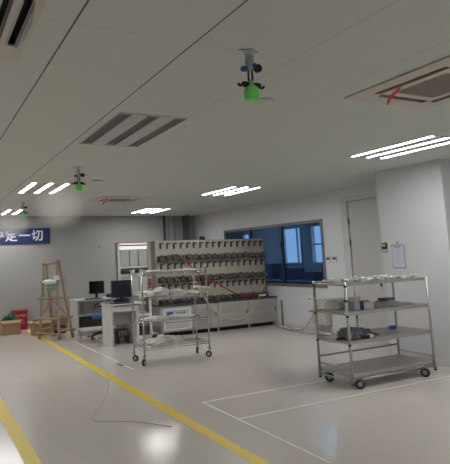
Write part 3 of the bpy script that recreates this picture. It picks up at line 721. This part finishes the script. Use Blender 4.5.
# ------------------------------------------------------------------ casters
def caster(parent, x, y, z0, r=.048, name='caster', rz=0.0, wheelmat='rubber', hub='greybox'):
    e = MB()
    R = Matrix.Rotation(rz, 3, 'Z')
    off = R @ Vector((-.02, 0, 0)); c = Vector((x, y, r)) + off
    e.cbox((x, y, z0-.004), (.06, .06, .008), 'chrome')
    e.tube([(x, y, z0-.03), (x, y, z0)], .014, 'chrome')
    for s in (-1, 1):
        q = R @ Vector((0, s*.019, 0))
        e.tube([Vector((x, y, z0-.03)) + q, Vector((x, y, r*1.3)) + q + off*.5, c + q], .006, 'chrome', 6)
    e.cbox((x, y, z0-.03), (.03, .046, .008), 'chrome', R)
    o = e.build(name, parent)
    ax_ = R @ Matrix.Rotation(PI/2, 3, 'X')
    MB().lathe([(r*.5, -.014), (r*.85, -.015), (r, -.008), (r, .008), (r*.85, .015), (r*.5, .014)], wheelmat, c, 24, ax_).lathe([(r*.48, -.0165), (r*.48, .0165)], hub, c, 18, ax_).build('wheel', o)
    return o

# ------------------------------------------------------------------ wire cart
wc = empty('wire_cart', (3.105, 7.34, 0), 'tall chrome wire shelving cart on four casters loaded with wrapped bundles', 'cart')
WW, WD = 1.14, .41
for x in (0, WW):
    for y in (0, WD):
        MB().tube([(x, y, .13), (x, y, 1.42)], .013, 'chrome').lathe([(.016, 1.42), (.016, 1.43), (.008, 1.437)], 'chrome', (x, y, 0), 12).build('post', wc)
        caster(wc, x, y, .14, .05, rz={(0, 0): .6, (0, WD): 2.4, (WW, 0): -.5, (WW, WD): .9}[(x, y)])
shz = (1.375, 1.0, .625, .25)
for z in shz:
    s = MB()
    for zz in (z, z-.03):
        s.tube([(0, 0, zz), (WW, 0, zz)], .0055, 'chrome', 6).tube([(0, WD, zz), (WW, WD, zz)], .0055, 'chrome', 6).tube([(0, 0, zz), (0, WD, zz)], .0055, 'chrome', 6).tube([(WW, 0, zz), (WW, WD, zz)], .0055, 'chrome', 6)
    for k in range(1, 30): s.tube([(k*WW/30, 0, z+.004), (k*WW/30, WD, z+.004)], .0025, 'chrome', 5)
    for y in (WD*.33, WD*.66): s.tube([(0, y, z), (WW, y, z)], .004, 'chrome', 5)
    for k in range(14):
        xa = k*WW/14
        for y in (0, WD): s.tube([(xa, y, z), (xa+WW/28, y, z-.03), (xa+WW/14, y, z)], .0022, 'chrome', 5)
    s.build('shelf', wc)
MB().tube([(WW+.0, -.08, 1.10), (WW+.0, WD+.03, 1.10)], .014, 'white').build('push_handle', wc)

# wrapped bundles on the wire cart
def bundle(x, y, z, r, seed, label, m='bag', n='wrapped_bundle', amp=.35, rz=0):
    r = (r[0]*.84, r[1], r[2]*.78); o = lumpy(n, r, m, seed, 4, amp, None, (x, y, z+.008), 2.6, .55)
    o.rotation_euler.z = rz
    for p in o.data.polygons: p.use_smooth = False if seed % 2 else True
    return tag(o, label, 'bundle', 'film wrapped bundles on the wire cart')
bundle(3.42, 7.53, 1.375, (.24, .16, .025), 31, 'flat film wrapped bundle at the left of the top wire shelf')
bundle(3.90, 7.54, 1.375, (.26, .15, .022), 32, 'flat film wrapped bundle at the right of the top wire shelf')
bundle(3.24, 7.52, 1.0, (.14, .16, .07), 33, 'crumpled film bundle at the left end of the second wire shelf')
bundle(3.50, 7.53, 1.0, (.16, .16, .10), 34, 'biggest white wrapped bundle in the middle of the second wire shelf')
bundle(3.80, 7.54, 1.0, (.16, .15, .065), 35, 'low wrapped bundle right of middle on the second wire shelf')
bundle(4.07, 7.54, 1.0, (.12, .14, .035), 36, 'flattest wrapped bundle at the right end of the second wire shelf')
bundle(3.40, 7.54, .625, (.24, .16, .045), 37, 'film wrapped bundle at the left of the third wire shelf')
bundle(3.85, 7.54, .625, (.27, .15, .04), 38, 'film wrapped bundle at the right of the third wire shelf')
bundle(3.38, 7.53, .25, (.22, .16, .07), 39, 'low crumpled bundle at the left of the bottom wire shelf')
bundle(3.68, 7.55, .25, (.22, .16, .085), 40, 'tallest crumpled bundle in the middle of the bottom wire shelf')

# ------------------------------------------------------------------ stainless steel cart
scart = empty('steel_cart', (4.575, 4.65, 0), 'four-shelf stainless steel tube cart on casters in front of the white column', 'cart')
SW, SD = 1.41, .54
for x in (0, SW):
    for y in (0, SD):
        o = MB().tube([(x, y, .06), (x, y, 1.228)], .0165, 'steel', 14).build('post', scart)
        MB().tube([(x, y, .045), (x, y, .062)], .019, 'rubber', 12).build('end_cap', o)
def steel_shelf(z, lip=.035, name='shelf'):
    s = MB().cells(2, .012, SW-.012, .012, SD-.012, z-.004, z, [], 'steel')
    s.box(.012, .010, z-lip, SW-.012, .016, z+.006, 'steel').box(.012, SD-.016, z-lip, SW-.012, SD-.010, z+.006, 'steel').box(.010, .012, z-lip, .016, SD-.012, z+.006, 'steel').box(SW-.016, .012, z-lip, SW-.010, SD-.012, z+.006, 'steel')
    return s.build(name, scart, bevel=.001)
for z in (1.215, .87, .535): 
    s = steel_shelf(z)
    MB().tube([(-.005, -.0, z-.02), (-.005, SD, z-.02)], .012, 'steel').build('cross_tube', s); MB().tube([(SW, 0, z-.02), (SW, SD, z-.02)], .012, 'steel').build('cross_tube', s)
s = steel_shelf(.16, .035)
MB().tube([(0, SD, z) for z in ()] or [(0, SD, .30), (SW, SD, .30)], .013, 'steel').build('guard_rail', scart)
MB().tube([(0, 0, .225), (0, SD, .225)], .011, 'steel').build('guard_rail', scart)
MB().tube([(SW, 0, .225), (SW, SD, .225)], .011, 'steel').build('guard_rail', scart)
for z in (.865, .535): MB().tube([(SW, 0, z+.0), (SW, SD, z+.0)], .008, 'steel').build('guard_rail', scart)
MB().tube([(0, 0, .10), (SW, 0, .10)], .013, 'steel').tube([(0, SD, .085), (SW, SD, .085)], .013, 'steel').tube([(0, 0, .085), (0, SD, .085)], .013, 'steel').tube([(SW, 0, .085), (SW, SD, .085)], .013, 'steel').build('base_frame', scart)
for z in (1.01, .855): MB().tube([(-.032, -.0, z), (-.032, SD+.08, z)], .0125, 'chrome').build('push_handle', scart)
for z, y in ((1.18, 0), (1.18, SD), (1.01, 0), (.83, 0), (.83, SD), (.50, 0), (.50, SD)):
    MB().tube([(-.03, y-.022, z), (.0, y-.012, z)], .014, 'rubber', 10).build('end_cap', scart)
caster(scart, .10, -.03, .112, .056, rz=-.5); caster(scart, 1.15, -.03, .112, .056, rz=1.9); caster(scart, .04, .45, .112, .056, rz=2.2); caster(scart, 1.22, .52, .112, .054, rz=.4)

# fittings on the top shelf
def fitting(v):
    b = MB(); h = .022
    if v == 0: b.lathe([(.018, 0), (.018, .02), (.024, .022), (.024, .034), (.010, .036), (.010, .05)], 'silver', n=14)
    elif v == 1: b.tube([(-.045, 0, .018), (.045, 0, .018)], .013, 'silver').tube([(-.05, 0, .018), (-.03, 0, .018)], .018, 'fitgreen').tube([(.028, 0, .018), (.05, 0, .018)], .018, 'white')
    elif v == 2: b.tube([(-.035, 0, .014), (0, 0, .014), (.0, .03, .014), (.0, .05, .014)], .014, 'silver').cbox((0, 0, .016), (.035, .035, .03), 'fitgreen')
    else: b.cbox((0, 0, .014), (.09, .035, .028), 'white').tube([(-.03, 0, .03), (.03, 0, .034)], .010, 'silver')
    return b.build('metal_fitting', bevel=0)
proto = []
random.seed(17)
k = 0
cols, rows = 13, 3
where = ['front row', 'middle row', 'back row']
for r in range(rows):
    for c in range(cols):
        v = (c*5 + r*3 + (c*c) % 3) % 4
        if k < 4: v = k; o = fitting(v); proto.append(o)
        else: o = proto[v].copy(); C.objects.link(o)
        o.location = (4.60 + .10 + c*.100 + random.uniform(-.008, .008), 4.65 + .10 + r*.165 + random.uniform(-.02, .02), 1.216)
        o.rotation_euler.z = random.uniform(0, 3.1)
        kindword = ['short flanged', 'straight pipe-like', 'elbow-shaped', 'white block'][v]
        pos = 'leftmost' if c == 0 else 'rightmost' if c == cols-1 else '%s from the left' % ['', 'second', 'third', 'fourth', 'fifth', 'sixth', 'seventh', 'eighth', 'ninth', 'tenth', 'eleventh', 'twelfth'][c]
        tag(o, '%s fitting, %s in the %s atop steel cart' % (kindword, pos, where[r]), 'fitting', 'small metal fittings on the top shelf of the steel cart'); k += 1
# second shelf
S2, S3 = .871, .536
mo = empty('electric_motor', (4.98, 4.83, S2), 'grey boxed part with dark middle on the second steel cart shelf', 'machine part')
MB().box(-.17, -.07, 0, -.08, .07, .105, 'greybox').build('end_box', mo, bevel=.004)
MB().box(-.08, -.06, 0, -.01, .06, .10, 'navy').build('dark_block', mo, bevel=.004)
MB().box(-.01, -.07, 0, .15, .07, .085, 'silver').box(.02, -.02, .085, .13, .03, .11, 'greybox').build('silver_block', mo, bevel=.004)
m2 = empty('boxed_pump', (5.50, 4.90, S2), 'grey flat part with dark cap near middle of second steel cart shelf', 'machine part')
MB().poly([(-.20, 0), (.16, 0), (.14, .05), (-.02, .075), (-.15, .05)], 1, -.08, .08, 'greybox').build('body', m2, bevel=.004)
MB().box(-.08, -.06, .072, .10, .06, .10, 'ledge').build('cap', m2, bevel=.004)
tag(MB().poly([(-.13, 0), (.13, 0), (.11, .028), (-.11, .035)], 1, -.05, .05, 'silver').build('flat_steel_part', loc=(5.75, 4.86, S2), bevel=.003), 'flat silver part lying right of the dark capped part on second shelf', 'machine part')
wbx = empty('white_box', (4.95, 5.07, S2), 'plain white box at the back left of the second steel cart shelf', 'box')
MB().box(-.22, -.08, 0, .20, .08, .115, 'white').build('body', wbx, bevel=.003)
MB().box(-.225, -.085, .115, .205, .085, .13, 'white').build('lid', wbx, bevel=.003)
# third shelf
gl = empty('grey_work_gloves', (4.83, 4.83, S3), 'heap of grey work gloves and cloth on the third steel cart shelf', 'gloves')
o = lumpy('glove', (.17, .11, .075), 'greycloth', 51, 4, .5, gl, (-.05, 0, 0), 2.4, .55)
o = lumpy('glove', (.16, .10, .06), 'greycloth', 52, 4, .5, gl, (.14, .04, 0), 2.8, .55)
for k, a in enumerate((-.5, -.2, .1, .4)):
    MB().tube([(.20, .02, .03), (.27+.01*k, .02+.08*a, .035), (.34-.015*abs(k-1.5), .02+.22*a, .018)], [.018, .017, .013], 'greycloth', 8).build('finger', gl)
MB().tube([(-.2, -.04, .03), (-.26, -.05, .03), (-.31, -.03, .02)], [.022, .02, .016], 'black', 8).build('black_grip', gl)
MB().tube([(.02, -.10, .02), (.12, -.12, .022)], .02, 'black', 8).build('black_grip', gl)
lumpy('white_tag', (.05, .035, .03), 'whitecloth', 7, 3, .3, gl, (.17, -.09, 0), 3, .55)
tag(MB().cbox((0, 0, .02), (.09, .05, .04), 'blueplastic').box(-.03, -.015, .04, .03, .015, .045, 'navy').build('blue_sponge_block', loc=(5.76, 5.06, S3), bevel=.008), 'small blue block towards back of the third steel cart shelf', 'block')
cable('wall_cable', [(7.16, 8.02, .56), (7.10, 8.10, .40), (7.08, 8.30, .15), (7.10, 8.55, .012), (7.20, 8.95, .012), (7.27, 9.35, .012)], .010, 'greybox', 'grey cable drooping from the beige junction box down to the floor')
cable('floor_wire', [(2.55, 7.9, .004), (2.52, 7.5, .004), (2.40, 7.0, .004), (2.27, 6.6, .004), (2.12, 6.2, .004), (1.95, 5.85, .004), (1.75, 5.5, .004), (1.62, 5.23, .004), (1.72, 5.10, .004), (2.0, 4.9, .004), (2.2, 4.6, .004)], .0025, 'greybox', 'thin dark wire curving across the open floor between the yellow lines')

# ------------------------------------------------------------------ world, camera
w = bpy.data.worlds.new('World'); sc.world = w; w.use_nodes = True
bg = w.node_tree.nodes['Background']; bg.inputs['Color'].default_value = (0.72, 0.86, 1.0, 1); bg.inputs['Strength'].default_value = 1.6

a, b_, c_, f, cx, cy = -4.43095463e-01, 1.69525894e+00, -4.01021512e-02, 511.43741, 160.641346, 194.019790
Rm = Matrix.Rotation(a, 3, 'Z') @ Matrix.Rotation(b_, 3, 'X') @ Matrix.Rotation(c_, 3, 'Z')
cd = bpy.data.cameras.new('Camera'); cam = bpy.data.objects.new('Camera', cd); C.objects.link(cam)
cam.matrix_world = Matrix.Translation((0, 0, 1.6)) @ Rm.to_4x4()
cd.sensor_fit = 'HORIZONTAL'; cd.sensor_width = 36; cd.lens = 36*f/450
cd.shift_x = (225-cx)/450; cd.shift_y = (cy-232)/450; cd.clip_start = .02; cd.clip_end = 200
sc.camera = cam
sc.cycles.volume_bounces = 6
sc.view_settings.view_transform = 'Standard'; sc.view_settings.look = 'None'; sc.view_settings.gamma = 1; sc.view_settings.exposure = 0.14
sc.view_settings.use_curve_mapping = False
